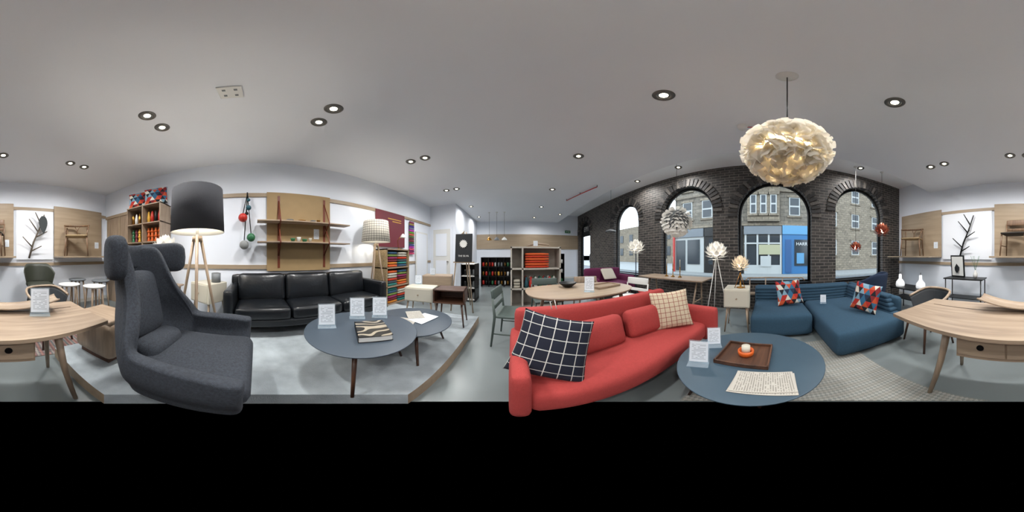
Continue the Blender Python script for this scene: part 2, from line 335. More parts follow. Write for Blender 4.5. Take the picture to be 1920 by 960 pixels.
swin(-1.8,4.0,.75,1.35); swin(-1.8,6.3,.75,1.3); swin(-3.1,4,.5,1.35)
for yy in (2.6,4.3,5.9): swin(yy,4.0,.8,1.4); swin(yy,6.4,.8,1.4)
b.box(fx-.25,fx,-3.6,7,3.25,3.45,STONE2); b.box(fx-.15,fx,-3.6,7,5.75,5.9,STONE2)
b.box(fx-.3,fx,-.9,1.6,2.65,3.2,SHG); b.box(fx-.2,fx,-.9,1.6,0,.6,WFR); b.box(fx-.1,fx,-.8,1.5,.6,2.6,DGL)
for yy in (-.85,-.05,.7,1.5): b.box(fx-.22,fx,yy-.06,yy+.06,0,2.65,WFR)
b.box(fx-.2,fx,-.9,1.6,2.0,2.1,WFR); b.box(fx-.25,fx-.1,-.8,.6,1.3,1.95,mk('cream_blind','aaa684',.8)); b.box(fx-.25,fx-.1,-.2,.5,.5,1.2,WFR)
b.box(fx-.3,fx,-3.2,-.95,2.65,3.25,SKYL); b.box(fx-.25,fx,-3.2,-.95,0,2.65,SKYB); b.box(fx-.3,fx-.2,-3.0,-1.75,.55,2.3,DGL); b.box(fx-.3,fx-.2,-1.55,-1.15,.1,2.3,mk('door_blue','1d4f7f',.5)); b.box(fx-.34,fx-.3,-2.4,-1.9,.7,1.4,SKYL)
b.box(fx-.3,fx,1.7,4.4,2.6,3.2,BLK); b.box(fx-.2,fx,1.7,4.4,0,2.6,BLK); b.box(fx-.25,fx-.1,2.0,4.1,.6,2.4,DGL); b.box(fx-.3,fx-.2,2.3,3.1,.9,2.1,WFR)
b.box(fx-.3,fx,4.5,7,2.6,3.2,SHG); b.box(fx-.2,fx,4.5,7,0,2.6,WFR); b.box(fx-.25,fx-.1,4.8,5.8,.6,2.4,DGL); b.box(fx-.25,fx-.1,6,6.8,.1,2.4,DGL); b.box(fx-.4,fx-.3,6.85,7.0,0,2.7,REDP)
o=b.fin('tenement_building'); text(o,'HARRIS',.3,(fx-.33,-2.35,2.0),(90,0,-90),WHITE)
b=B(); gx=12.5; b.box(gx,gx+.5,-22,-3.8,0,13,STONE2)
for yy in (-5.2,-7.4,-9.6,-12,-14.5,-17):
    for z in (1.3,3.7,6.0,8.3): swin(yy,z,.75,1.25,gx)
b.fin('corner_tenement')
b=B(); b.box(22,22.5,7,40,0,7,STONE2)
for yy in range(9,38,3):
    for z in (1.3,4): b.box(21.9,22,yy,yy+1,z,z+1.5,DGL)
b.fin('distant_terrace')
b=B(); b.box(3.78,5.6,-24,34,-.12,-.01,mk('pavement','84837f',.9,var=.1)); b.box(5.6,9.3,-24,34,-.2,-.1,mk('asphalt','5c5f60',.85,var=.08)); b.box(9.3,22,-24,40,-.12,-.01,mk('pavement2','8b8a85',.9,var=.1)); b.fin('street_ground')
# ---------------- ceiling fixtures
DL=[(.94,.70),(.916,-.903),(-1.24,.64),(-1.526,.62),(-1.195,-.942),(-1.474,-.957),(-.05,-2.49),(-1.158,-2.513),(-1.437,-2.53),(-1.575,2.2),(-1.31,2.217),(-1.628,3.825),(-1.352,3.818),(-1.405,5.47),(-1.46,7.1),(1.0,2.31),(1.0,3.96),(1.02,5.6),(1.97,6.5),(1.0,7.3),(1.576,-2.446),(1.31,-2.46),(.214,-2.49)]
RIM=mk('downlight_ring','6c6a66',.35,.7)
for i,(x,y) in enumerate(DL+[(3.1,1.9),(3.1,-1.98),(3.1,3.2)]):
    z=H if i<len(DL) else H2
    b=B(); b.lathe([(.05,-.004),(.052,-.014),(.075,-.014),(.085,-.004),(.085,0)],(x,y,z),RIM,28)
    b.lathe([(0,-.006),(.03,-.006),(.034,-.003)],(x,y,z),BULB,20); b.lathe([(.034,-.003),(.052,-.008)],(x,y,z),GREY,20)
    o=b.fin('recessed_downlight'); light(o,'SPOT',(x,y,z-.03),76 if i<len(DL) else 95,(1,.985,.965),.06,174)
b=B(); b.box(-1.19,-1.02,-.26,-.09,H-.02,H,WHITE,.005)
for dx in (-.04,.04):
    for dy in (-.04,.04): b.box(-1.105+dx-.012,-1.105+dx+.012,-.175+dy-.012,-.175+dy+.012,H-.023,H-.02,GREY)
b.fin('ceiling_vent')
b=B(); b.lathe([(0,-.06),(.04,-.06),(.055,-.03),(.06,0)],(1.71,.27,H),WHITE,20); b.tube([(1.71,.22,H-.03),(1.75,.05,H-.012),(1.9,-.1,H-.008)],.006,REDP); b.fin('smoke_detector')
b=B(); b.tube([(1.9,3.3,H-.05),(1.6,4.6,H-.05)],.012,REDP)
for t in (0,.5,1): b.tube([(1.9-.3*t,3.3+1.3*t,H-.05),(1.9-.3*t,3.3+1.3*t,H)],.008,BLK)
b.fin('ceiling_track')
# ---------------- feather pendant
px,py,pz=.888,-.105,1.85
b=B(); b.lathe([(0,-.035),(.055,-.03),(.065,-.008),(.065,0)],(px,py,H),WHITE,24); b.cyl((px,py,H-.03),(px,py,pz+.1),.004,BLK)
b.lathe([(.0,.1),(.02,.1),(.02,.03),(0,.03)],(px,py,pz),WHITE,12)
for row in range(17):
    la=rad(84-row*10.4); n=max(7,int(40*math.cos(la)))
    for i in range(n):
        for q in range(2):
            lo=2*pi*(i+R.random()*.8)/n; er=V((math.cos(la)*math.cos(lo),math.cos(la)*math.sin(lo),math.sin(la)))
            tn=V((math.sin(la)*math.cos(lo),math.sin(la)*math.sin(lo),-math.cos(la)))
            sd=V((-math.sin(lo),math.cos(lo),0)); p=V((px,py,pz))+V((er.x*.17,er.y*.17,er.z*.125))
            d=er*(.6+.35*q)+tn*(.75 if la>-.5 else .2)*(1-.5*q)+sd*R.uniform(-.45,.45)
            b.leaf(p,d,er+sd*R.uniform(-.3,.3),R.uniform(.07,.095),R.uniform(.055,.08),FEATH,R.uniform(.1,.45)*(1 if la>0 else -1),4,True)
o=b.fin('feather_pendant_lamp'); light(o,'POINT',(px,py,pz),56,(1,.86,.66),.09)
# ---------------- petal lamps
def petals(b,c,r,mat,rows=7,n0=12,L=.5,W=.55,sz=.85,globe=False):
    c=V(c)
    for row in range(rows):
        la=rad(75-150*row/(rows-1)); n=max(4,int(n0*math.cos(la)))
        for i in range(n):
            lo=2*pi*(i+.5*(row%2))/n; er=V((math.cos(la)*math.cos(lo),math.cos(la)*math.sin(lo),math.sin(la)*sz)); tn=V((math.sin(la)*math.cos(lo),math.sin(la)*math.sin(lo),-math.cos(la)))
            if globe:
                sd=V((-math.sin(lo),math.cos(lo),0)); b.leaf(c+er*r*.82,tn*R.uniform(.5,1)+er*.55+sd*R.uniform(-.6,.6),er,r*L,r*W,mat,.3,4,True)
            else: b.leaf(c+er*r*.62,-tn*.9+er*.75,er,r*L,r*W,mat,-.25,4)
def petal_lamp(name,c,r,mat,stand,globe=False,col=(1,.94,.82),pw=1.5,**kw):
    b=B(); petals(b,c,r,mat,globe=globe,**kw); b.sph((c[0],c[1],c[2]),r*(.8 if globe else .28),GREY if globe else BULBW,16)
    stand(b); o=b.fin(name)
    if pw: light(o,'POINT',(c[0],c[1],c[2]+r*.36),pw,col,.04)
    return o
def hang(x,y,z,zt,mat=BLK):
    def f(b): b.cyl((x,y,z),(x,y,zt),.004,mat,seg=6); b.lathe([(0,-.03),(.04,-.02),(.045,0)],(x,y,zt),WHITE,16)
    return f
def tripod(x,y,zb,zt,r,mat,rr=.009):
    def f(b):
        for k in range(3):
            a=2*pi*k/3+.5; b.cyl((x+r*math.cos(a),y+r*math.sin(a),zb),(x+.012*math.cos(a),y+.012*math.sin(a),zt),rr*.8,mat,rr)
        b.cyl((x,y,zt-.02),(x,y,zt+.1),.012,mat)
    return f
petal_lamp('globe_petal_pendant_lamp',(2.5,1.57,1.83),.28,PETALW,hang(2.5,1.57,1.83,H2),True,rows=12,n0=22,L=.28,W=.28,sz=1,pw=0)
petal_lamp('petal_floor_lamp',(2.53,.83,1.25),.2,PETALW,tripod(2.53,.83,0,1.18,.25,WHITE,.007),rows=7,n0=11,L=.6,W=.42)
def pole(b): b.cyl((2.9,3.05,.02),(2.9,3.05,1.4),.012,NAVY); b.lathe([(0,.02),(.13,.015),(.13,0)],(2.9,3.05,0.001),BLK)
petal_lamp('petal_floor_lamp',(2.9,3.05,1.4),.24,PETALW,pole,rows=6,n0=9,L=.65,W=.6,sz=.8)
petal_lamp('copper_pendant_lamp',(2.98,-2.5,1.8),.21,COPPER,hang(2.98,-2.5,1.8,H2),rows=7,n0=11,L=.6,W=.42,pw=1)
petal_lamp('copper_pendant_lamp',(3.1,-1.85,1.38),.15,COPPER,hang(3.1,-1.85,1.38,H2),rows=7,n0=10,L=.6,W=.42,pw=1)
def sst(b):
    b.lathe([(0,0),(.06,.0),(.06,.012),(.012,.02),(.012,.12)],(2.45,.42,.712),BRASS,18)
    for k in range(3):
        a=2*pi*k/3; b.cyl((2.45+.09*math.cos(a),.42+.09*math.sin(a),.712),(2.45,.42,.95),.006,BRASS)
petal_lamp('petal_table_lamp',(2.45,.42,1.07),.15,mk('petal_cream','e2d4bc',.5,trans=.2,es=.15),sst,rows=7,n0=11,L=.6,W=.42,pw=.8)
# ---------------- wing armchair
def sst_(t): t=max(0,min(1,t)); return t*t*(3-2*t)
def interp(x,pts):
    for (a,b_),(c,d) in zip(pts,pts[1:]):
        if x<=c: return b_+(d-b_)*sst_((x-a)/(c-a))
    return pts[-1][1]
b=B()
def shell(u,v,off=0):
    s_=2*u-1; a=abs(s_)
    rim=.72+ .56*(1-sst_((a-.27)/.25)); rim-= .02*sst_((a-.8)/.2)
    z=.27+v*(rim-.27); hw=interp(z,[(.27,.18),(.42,.31),(.62,.385),(.76,.37),(.96,.24),(1.1,.235),(1.3,.25)])
    if a>.5:
        X=math.copysign(1,s_); y=-.5+(a-.5)/.5*.47
        y=-.5+(y+.5)*interp(z,[(.27,.62),(.42,.97),(.8,1)])
    else:
        an=s_/.5*pi/2; X=math.sin(an); pw=interp(z,[(.3,2.0),(.75,1.9),(1.0,1.1),(1.3,1)])
        y=-.5-.40*interp(z,[(.27,.15),(.5,.55),(.72,.8),(.88,.92),(1.0,1),(1.3,.98)])*max(0,math.cos(an))**pw
    return (X*hw,y,z)
b.grid(40,16,shell,CHAR)
o=b.fin('wing_armchair',(-.885,0,0),0,2,.085)
b=B()
n=22; path=[]
for i in range(n+1):
    q=(2*i/n-1); an=q*rad(88); path.append(V((-.015+.335*math.sin(an)*(1+.08*abs(q)**4),-.57-.31*math.cos(an),0)))
def head(u,v):
    i=v*n; k=round(i); p=path[k]; d=(path[min(k+1,n)]-path[max(k-1,0)]).normalized(); nn=V((d.y,-d.x,0)); a=2*pi*u; e=.55
    ca,sa=math.cos(a),math.sin(a); q=abs(2*v-1); sc=1 if q<.99 else .7
    th=.05*(1+.2*q); hh=interp(q,[(0,.09),(.4,.11),(.8,.125),(1,.115)])
    return p+nn*(math.copysign(abs(ca)**e,ca)*th*sc)+V((0,0,1.19+math.copysign(abs(sa)**e,sa)*hh*(sc if q>.99 else 1)))
b.grid(20,n,head,CHAR,True)
for k in (0,n):
    vs=[head(i/20,k/n) for i in range(20)]; b.add(vs,[list(range(20))],CHAR,True)
h1=b.fin('headrest',(-.885,0,0),0,1); childof(h1,o)
b=B(); b.rbox((0,-.31,.5),(.64,.58,.15),CHAR,.06,puff=.02,n=10); b.rbox((0,-.30,.38),(.42,.38,.14),CHAR,.06)
b.rbox((0,-.74,.86),(.36,.1,.44),CHAR,.05,(12,0,0),puff=.02); b.rbox((0,-.6,.56),(.4,.2,.2),CHAR,.08)
h1=b.fin('seat_cushion',(-.885,0,0)); childof(h1,o)
b=B(); b.cyl((0,-.4,.16),(0,-.4,.34),.03,CHROME)
for k in range(4):
    a=pi/4+k*pi/2; b.tube([(0,-.4,.2),(.15*math.cos(a),-.4+.15*math.sin(a),.185),(.24*math.cos(a),-.4+.24*math.sin(a),.145)],[.02,.016,.013],CHROME)
h1=b.fin('swivel_base',(-.91,0,0)); childof(h1,o)
# ---------------- black sofa
b=B(); y0,y1=-.4,1.98; xb,xf=-2.68,-1.9
b.box(xb+.02,xf-.01,y0+.03,y1-.03,.3,.4,LEA,.02)
for ya in (y0,y1-.13): b.rbox(((xb+xf)/2,ya+.065,.53),(xf-xb,.13,.5),LEA,.045,n=8)
b.rbox((xb+.07,(y0+y1)/2,.6),(.14,y1-y0-.02,.62),LEA,.05)
w=(y1-y0-.26)/3
for i in range(3):
    yc=y0+.13+w*(i+.5); b.rbox((xf-.33,yc,.47),(.64,w-.012,.17),LEA,.05,puff=.02,n=10); b.rbox((xb+.24,yc,.73),(.18,w-.014,.42),LEA,.06,(0,-10,0),puff=.035,ax=0,n=10)
for x in (xb+.1,xf-.06):
    for y in (y0+.07,y1-.07): b.cyl((x,y,.131),(x,y,.3),.02,BLK)
b.fin('leather_sofa')
# ---------------- coffee tables
def rtable(name,c,r,z,zb,top,leg,legs,th=.028):
    b=B(); b.lathe([(0,z-th),(r*.93,z-th),(r,z-.008),(r,z-.001),(r-.004,z),(0,z)],(c[0],c[1],0),top,64)
    for a,k in legs:
        a=rad(a); ca,sa=math.cos(a),math.sin(a)
        b.cyl((c[0]+r*k*.72*ca,c[1]+r*k*.72*sa,z-th),(c[0]+r*k*ca,c[1]+r*k*sa,zb+.001),.019,leg,.011)
    for a,k in legs:
        a=rad(a); b.cyl((c[0],c[1],z-th-.012),(c[0]+r*k*.7*math.cos(a),c[1]+r*k*.7*math.sin(a),z-th-.012),.014,leg)
    return b.fin(name)
rtable('round_coffee_table',(-1.06,.79),.45,.57,.13,SLATE,WALNZ,[(-43,.93),(-175,.93),(75,.9)])
rtable('round_side_table',(-1.0,1.42),.42,.49,.13,SLATE,WALNZ,[(-48,.95),(58,.95),(175,.95)])
rtable('round_coffee_table',(1.06,.11),.47,.42,.012,BLUET,WALNZ,[(20,.85),(110,.85),(200,.4),(290,.85)])
# ---------------- sign holders
def sign(loc,rz,w=.15,h=.21,tilt=-8):
    b=B(); b.ob((0,.0,h/2),(w,.004,h),ACR,(tilt,0,0)); b.ob((0,-.003,h/2+.004),(w*.9,.001,h*.88),PAPER,(tilt,0,0)); b.ob((0,-.03,.003),(w,.075,.004),ACR)
    return b.fin('acrylic_sign_holder',loc,rz)
for a in ((-1.25,.58,.572,68),(-1.3,.93,.572,55),(-1.18,1.12,.572,45)): sign(a[:3],a[3])
sign((.93,.42,.422),-75,.13,.19); sign((1.22,.42,.422),-65,.11,.17); sign((-.3,-1.2,.744),165,.15,.21)
sign((.95,1.85,.742),-30,.13,.2); sign((-1.62,2.5,.69),35,.12,.16); sign((2.5,-.88,.42),-110,.1,.14); sign((-1.85,3.5,.745),25,.12,.16)
# book
CAMO=mk('book_cover','101010',.4); m,nt,p=base('book_swirl'); w_=nt.nodes.new('ShaderNodeTexWave'); w_.wave_type='RINGS'; w_.inputs['Scale'].default_value=4.2; w_.inputs['Distortion'].default_value=9; w_.inputs['Detail'].default_value=0; w_.inputs['Detail Scale'].default_value=2
tc=nt.nodes.new('ShaderNodeTexCoord'); nt.links.new(tc.outputs['Object'],w_.inputs[0]); rp=nt.nodes.new('ShaderNodeValToRGB'); rp.color_ramp.interpolation='CONSTANT'; rp.color_ramp.elements[0].color=lin('131210'); rp.color_ramp.elements[1].position=.78; rp.color_ramp.elements[1].color=lin('9c9280'); nt.links.new(w_.outputs['Fac'],rp.inputs[0]); nt.links.new(rp.outputs[0],p.inputs['Base Color']); p.inputs['Roughness'].default_value=.3
b=B(); b.box(-.12,.12,-.15,.15,.045,.05,m); b.box(-.12,.12,-.15,.15,0,.004,CAMO); b.box(-.115,.115,-.145,.145,.004,.045,WHITE); b.box(-.12,-.116,-.15,.15,0,.05,CAMO); b.fin('hardback_book',(-.93,.80,.571),60)
b=B(); b.ob((0,0,.003),(.2,.28,.004),NEWS,(0,0,10)); b.ob((.13,.2,.006),(.2,.28,.004),PAPER,(0,0,-20)); b.ob((.0,.26,.01),(.18,.25,.004),NEWS,(0,0,35)); b.fin('magazines',(-1.0,1.28,.491),10)
b=B(); b.ob((0,0,.003),(.21,.31,.004),NEWS); b.ob((.01,.0,.008),(.2,.3,.004),NEWS,(0,0,3)); b.fin('newspaper',(.78,.02,.421),-4)
b=B(); b.box(-.16,.16,-.17,.17,0,.012,WALN,.004)
for a in ((-.16,-.148,-.17,.17),(.148,.16,-.17,.17),(-.16,.16,-.17,-.158),(-.16,.16,.158,.17)): b.box(*a,.01,.035,WALN,.003)
b.fin('walnut_tray',(1.1,.15,.421),-6)
b=B(); b.lathe([(0,0),(.05,0),(.055,.02),(.055,.045),(.045,.045),(.042,.02),(0,.02)],(0,0,0),ORANGE,28); b.lathe([(0,.02),(.03,.02),(.03,.085),(0,.085)],(0,0,0),CREAM,20); b.fin('candle_holder',(1.1,.15,.434))
# ---------------- red sofa
b=B()
b.rbox((.88,.95,.32),(1.62,.58,.20),RED,.06,puff=.015,n=10)
b.rbox((.85,1.26,.48),(1.66,.13,.60),RED,.05,(-5,0,0),n=10)
b.rbox((.035,.98,.40),(.1,.68,.40),RED,.045); b.rbox((1.72,.94,.39),(.1,.78,.44),RED,.045)
b.rbox((.64,1.08,.55),(.46,.13,.28),RED,.06,(-18,0,3),puff=.02,ax=1); b.rbox((1.12,1.08,.55),(.40,.14,.28),RED,.06,(-18,0,-6),puff=.02,ax=1)
for x in (.08,1.66):
    for y in (.97,1.2): b.cyl((x,y,.001),(x,y,.24),.016,BLK)
b.fin('red_sofa')
b=B(); b.pillow((.215,.87,.63),.43,.43,.16,PLAID,(-.25,-1,.45),-13); b.tube([(.25,1.0,.85),(.24,1.01,.9),(.27,1.01,.91),(.28,1.0,.85)],.003,WHITE); b.fin('plaid_cushion')
b=B(); b.pillow((1.4,.95,.62),.42,.42,.15,CHECK,(-.75,-.8,.4),5); b.fin('check_cushion')
# ---------------- blue sectional
b=B()
b.rbox((2.62,-.19,.2),(.95,.86,.34),BLUE,.07,puff=.02,n=10)
b.rbox((2.2,-1.15,.2),(1.5,1.0,.34),BLUE,.08,puff=.02,n=10)
for k in range(5):
    z=.36+k*.055
    b.rbox((3.03+.012*k,-.7,z),(.16,1.86,.07),BLUE,.034); b.rbox((2.3+.02*k,-1.6-.012*k,z),(1.42-.05*k,.16,.07),BLUE,.034)
b.rbox((3.13,-.7,.34),(.14,1.9,.6),BLUE,.06); b.rbox((2.38,-1.71,.33),(1.5,.13,.58),BLUE,.06,(0,-2,0))
b.box(2.2,3.1,-.55,.18,.012,.05,BLK); b.box(1.6,3.1,-1.6,-.75,.012,.05,BLK)
b.fin('blue_corner_sofa')
for c,nn,r in (((2.62,-.34,.6),(-1,-.1,.45),4),((1.9,-1.3,.6),(-.55,1,.35),-8)):
    b=B(); b.pillow(c,.42,.42,.15,TRI,nn,r); b.fin('patchwork_cushion')
b=B()
def nsh(u,v):
    an=rad(-110+220*u); z=.25+v*(.58-.14*sst_((abs(2*u-1)-.5)/.5)); rr=.3+.08*v; return (rr*math.sin(an),-rr*math.cos(an),z)
b.grid(24,6,nsh,NAVY); o=b.fin('navy_tub_chair',(3.0,-2.18,0),-50,1,.06)
b=B(); b.rbox((0,0,.36),(.54,.54,.2),NAVY,.07); b.cyl((0,0,.0),(0,0,.27),.03,BLK); b.lathe([(0,.02),(.25,.015),(.25,0)],(0,0,0.001),BLK); h1=b.fin('seat',(3.0,-2.18,0),-50); childof(h1,o)
# ---------------- small cabinets on legs
def legcab(name,c,w,d,z0,z1,zb,mat,leg,rz=0,front=None,open_=False):
    b=B()
    if open_:
        for a in ((-w/2,w/2,-d/2,d/2,z1-.02,z1),(-w/2,w/2,-d/2,d/2,z0,z0+.02),(-w/2,-w/2+.02,-d/2,d/2,z0,z1),(w/2-.02,w/2,-d/2,d/2,z0,z1),(-w/2,w/2,d/2-.015,d/2,z0,z1)): b.box(*a,mat,.004)
    else:
        b.box(-w/2,w/2,-d/2,d/2,z0,z1,mat,.012); b.box(-w/2+.02,w/2-.02,-d/2-.012,-d/2,z0+.02,z1-.02,front or mat,.004); b.cyl((0,-d/2-.012,(z0+z1)/2),(0,-d/2-.03,(z0+z1)/2),.012,leg)
    for sx in (-1,1):
        for sy in (-1,1): b.cyl((sx*(w/2-.05),sy*(d/2-.05),z0),(sx*(w/2-.015),sy*(d/2-.02),zb+.001),.016,leg,.010)
    return b.fin(name,(c[0],c[1],0),rz)
legcab('walnut_side_table',(-.9,2.3),.46,.36,.5,.71,.13,WALN,WALNZ,8,open_=True)
legcab('cream_side_table',(-1.5,2.42),.5,.34,.42,.67,.13,CREAM,OAKZ,12)
legcab('cream_side_table',(-2.42,-.72),.4,.4,.5,.8,.13,CREAM,OAKZ,60)
legcab('bedside_cabinet',(2.5,.47),.38,.38,.42,.71,0,CREAM,OAKZ,-85)
legcab('oak_sideboard',(-1.75,3.6),.7,.4,.45,.74,0,PALE,OAKZ,15)
b=B(); b.lathe([(0,0),(.07,0),(.07,.14),(0,.14)],(-2.4,-.6,.801),GREY,24); b.lathe([(.0,.141),(.055,.141)],(-2.4,-.6,.801),BLK,24); b.fin('round_speaker')
# ---------------- oak box stool
b=B(); b.rbox((0,0,.39),(.4,.5,.40),OAKZ,.06,n=8); b.box(-.15,.15,-.19,.19,.131,.2,WALN); b.rbox((0,0,.6),(.36,.46,.05),OAKY,.02); b.fin('oak_box_stool',(-.98,-1.3,0),8)
# ---------------- tripod floor lamps
def tlamp(name,c,r1,r2,z0,z1,zb,sm,legm,spread,pw,pt):
    x,y=c; b=B()
    b.lathe([(r1,z0),(r2,z1)],(x,y,0),sm,48); b.lathe([(r1-.004,z0),(r2-.004,z1)],(x,y,0),WHITE,48)
    b.lathe([(r1,z0),(r1-.004,z0)],(x,y,0),WHITE,48); b.lathe([(r2-.004,z1),(r2,z1)],(x,y,0),sm,48)
    b.sph((x,y,z0+.13),.035,BULB,14); b.cyl((x,y,z0-.06),(x,y,z0+.1),.015,WHITE)
    for k in range(3): a=2*pi*k/3; b.cyl((x,y,z1-.03),(x+r2*math.cos(a),y+r2*math.sin(a),z1-.02),.003,BLK)
    b.lathe([(0,-.09),(.05,-.09),(.05,-.04),(0,-.04)],(x,y,z0),legm,16)
    for k in range(3):
        a=2*pi*k/3+pt; b.cyl((x+.035*math.cos(a),y+.035*math.sin(a),z0-.03),(x+spread*math.cos(a),y+spread*math.sin(a),zb+.001),.016,legm,.013)
    o=b.fin(name); light(o,'POINT',(x,y,z0+.2),pw,(1,.9,.74),.04); return o
tlamp('tripod_floor_lamp',(-1.5,-.565),.265,.25,1.43,1.87,.13,SHADE,OAKZ,.30,14,.3)
tlamp('tripod_floor_lamp',(-2.43,2.2),.29,.25,1.48,1.9,.13,LCHECK,OAKZ,.24,9,1)
# ---------------- cube shelf w/ goods
b=B(); X0,X1,Y0,Y1=-2.74,-2.37,-2.40,-1.58
nr=6; zz=[.001+ i*.363 for i in range(nr+1)]
for z in zz: b.box(X0,X1,Y0,Y1,z,z+.018,OAKY)
for y in (Y0,(Y0+Y1)/2-.009,Y1-.018): b.box(X0,X1,y,y+.018,0.001,zz[-1]+.018,OAKZ)
b.box(X0,X0+.01,Y0,Y1,0.001,zz[-1],OAKZ); b.fin('cube_bookshelf')
b=B(); cols=[ORANGE,GREEN,REDP,WHITE,BLK,TEAL,BRASS,YELL,PINK]
for r_ in range(nr):
    for c_ in range(2):
        for k in range(4):
            y=Y0+.07+c_*.4+k*.085; z=zz[r_]+.019; m=R.choice(cols)
            if r_==4 or r_==2:
                for q in range(3): b.lathe([(0,0),(.03,0),(.036,.03),(.02,.06),(.026,.085),(0,.09)],(-2.5,y,z+.09*q),ORANGE if c_ else m,12)
            else: b.lathe([(0,0),(.03,0),(.035,R.uniform(.08,.2)),(.015,R.uniform(.2,.24)),(0,.25)],(-2.5,y,z),m,12)
b.fin('shelf_ornaments')
for y in (-2.2,-1.78):
    b=B(); b.pillow((-2.52,y,zz[-1]+.018+.19),.46,.40,.15,TRI,(1,.35,.25),4); b.fin('patchwork_cushion')
# ---------------- wall shelf panel with straps
b=B(); b.box(XW+.026,XW+.045,.18,1.32,.95,2.32,mk('ochre_board','9c835c',.7,var=.05)); xs=XW+.045
for z in (1.43,1.77): b.box(xs,xs+.22,.02,1.62,z-.02,z,OAKY,.003)
for y in (.38,1.2):
    b.box(xs,xs+.006,y-.02,y+.02,1.0,2.25,LEATHBR)
    for z in (1.43,1.77): b.tube([(xs+.003,y,z+.38),(xs+.22,y,z+.01),(xs+.225,y,z-.02),(xs+.2,y,z-.03),(xs+.003,y,z-.22)],.011,LEATHBR,6)
b.fin('strap_wall_shelf')
b=B()
for y,z,r,hh,m in ((.6,1.431,.04,.06,GREEN),(.7,1.431,.035,.08,WHITE),(.8,1.431,.045,.05,GREEN),(.9,1.431,.03,.07,CREAM),(.55,1.771,.06,.03,GREY),(.75,1.771,.07,.025,BRASS),(.95,1.771,.05,.035,GREY),(1.05,1.771,.03,.05,BRASS)):
    b.lathe([(0,0),(r*.6,0),(r,hh*.8),(r,hh),(r-.006,hh),(r*.5,.008),(0,.008)],(-2.6,y,z),m,20)
b.fin('ceramic_cups')
b=B(); b.box(XW+.046,XW+.05,1.0,1.1,1.5,1.68,PAPER); b.fin('price_card')
# hanging balls
b=B(); xx=-2.62
for y,z,r,m in ((-.21,1.83,.075,REDP),(-.12,2.0,.045,TEAL),(-.12,2.14,.03,TEAL),(-.08,1.5,.07,GREEN),(-.19,1.38,.075,mk('grey_ball','8b8d8c',.8)),(-.15,1.9,.03,BLK)):
    b.sph((xx,y,z),r,m,18); b.tube([(xx+.01,y,z+r-.01),(xx-.03,-.14,2.25)],.008,BLK,6)
b.tube([(XW+.026,-.14,2.26),(xx,-.14,2.27),(xx,-.14,2.2)],.012,BLK); b.fin('hanging_balls')
# ---------------- poster, swatches, blanket shelf
b=B(); b.box(XW+.026,XW+.04,2.45,3.5,1.42,2.3,PINK)
for z,w_ in ((2.12,.5),(2.06,.34)): b.box(XW+.04,XW+.042,3.35-w_,3.35,z,z+.02,YELL)
b.fin('burgundy_poster')
b=B()
for i in range(16): b.box(XW+.026,XW+.05,3.72,3.95,1.25+i*.06,1.3+i*.06,mk('sw%d'%i,[R.uniform(.15,.8),R.uniform(.1,.6),R.uniform(.1,.6)],.8))
b.fin('fabric_swatches')
b=B(); b.box(XW+.026,XW+.04,4.05,4.75,.3,1.95,WHITE); b.box(XW+.04,XW+.044,4.1,4.7,.35,1.9,WALL); b.fin('white_backing_board')
b=B()
for z in (.131,.52,.93,1.33): b.box(-2.74,-2.34,2.42,3.2,z,z+.025,OAKY)
for y in (2.42,3.175): b.box(-2.74,-2.34,y,y+.025,0.131,1.355,mk('speckled_board','94805f',.7,var=.4,vscale=60))
b.box(-2.74,-2.73,2.42,3.2,0.131,1.33,OAKY); b.fin('blanket_shelf_unit')
bc=['b8391f','c0782b','31506e','a9a496','6d1f2a','2f7a74','bcb8ac','8a2c58','3f4a52','cf5a2a','6b7f3c']
BC=[mk('wool_%d'%i,c,.95,bump=.5) for i,c in enumerate(bc)]
b=B()
for z,n in ((.158,6),(.547,6),(.957,6)):
    for col,yy in enumerate((2.63,2.98)):
        for k in range(n): b.rbox((-2.53,yy,z+.03+k*.056),(.34,.32,.056),BC[(k*3+col*4+int(z*10))%11],.025,n=3)
b.fin('folded_blankets')
b=B(); x,y=-2.5,3.0; z=1.356; b.lathe([(0,0),(.07,0),(.07,.015),(.01,.02)],(x,y,z),BRASS,20); b.tube([(x,y,z+.01),(x-.02,y-.02,z+.22),(x+.08,y+.05,z+.36)],.007,BRASS); b.lathe([(.07,0),(.055,.05),(.02,.09),(0,.1)],(x+.09,y+.05,z+.28),WHITE,20); b.fin('desk_lamp')
# ---------------- back wall panels + chairs
def dchair(b,style=0,m=OAKZ,seat=None,sh=.44,bh=.78):
    w=.25
    for sx in (-1,1):
        b.cyl((sx*w,-.2,0.001),(sx*(w-.03),-.18,sh),.013,m,.018); b.tube([(sx*(w-.0),.24,0.001),(sx*(w-.02),.2,sh),(sx*(w-.01),.22,bh-.1)],[.012,.018,.013],m)
    b.rbox((0,0,sh),(.48,.45,.04),seat or m,.02,n=4)
    if style==0:
        pts=[(.28*math.sin(rad(a)),.24*math.cos(rad(a)),bh-.09+.03*math.cos(rad(a))) for a in range(-100,101,20)]
        b.tube(pts,[.013]+[.022]*(len(pts)-2)+[.013],m); b.tube([(0,.2,sh),(0,.2,sh+.15),(-.06,.235,bh-.07)],.011,m); b.tube([(0,.2,sh+.15),(.06,.235,bh-.07)],.011,m)
        for sx in (-1,1): b.cyl((sx*.22,-.18,sh),(sx*.27,-.03,bh-.1),.012,m)
    else:
        b.rbox((0,.23,bh-.06),(.48,.03,.13),m,.014,(-8,0,0),n=4); b.rbox((0,.21,bh-.22),(.44,.02,.06),m,.01,n=3)
    b.cyl((-w+.01,-.19,.2),(-w+.01,.22,.2),.009,m); b.cyl((w-.01,-.19,.2),(w-.01,.22,.2),.009,m)
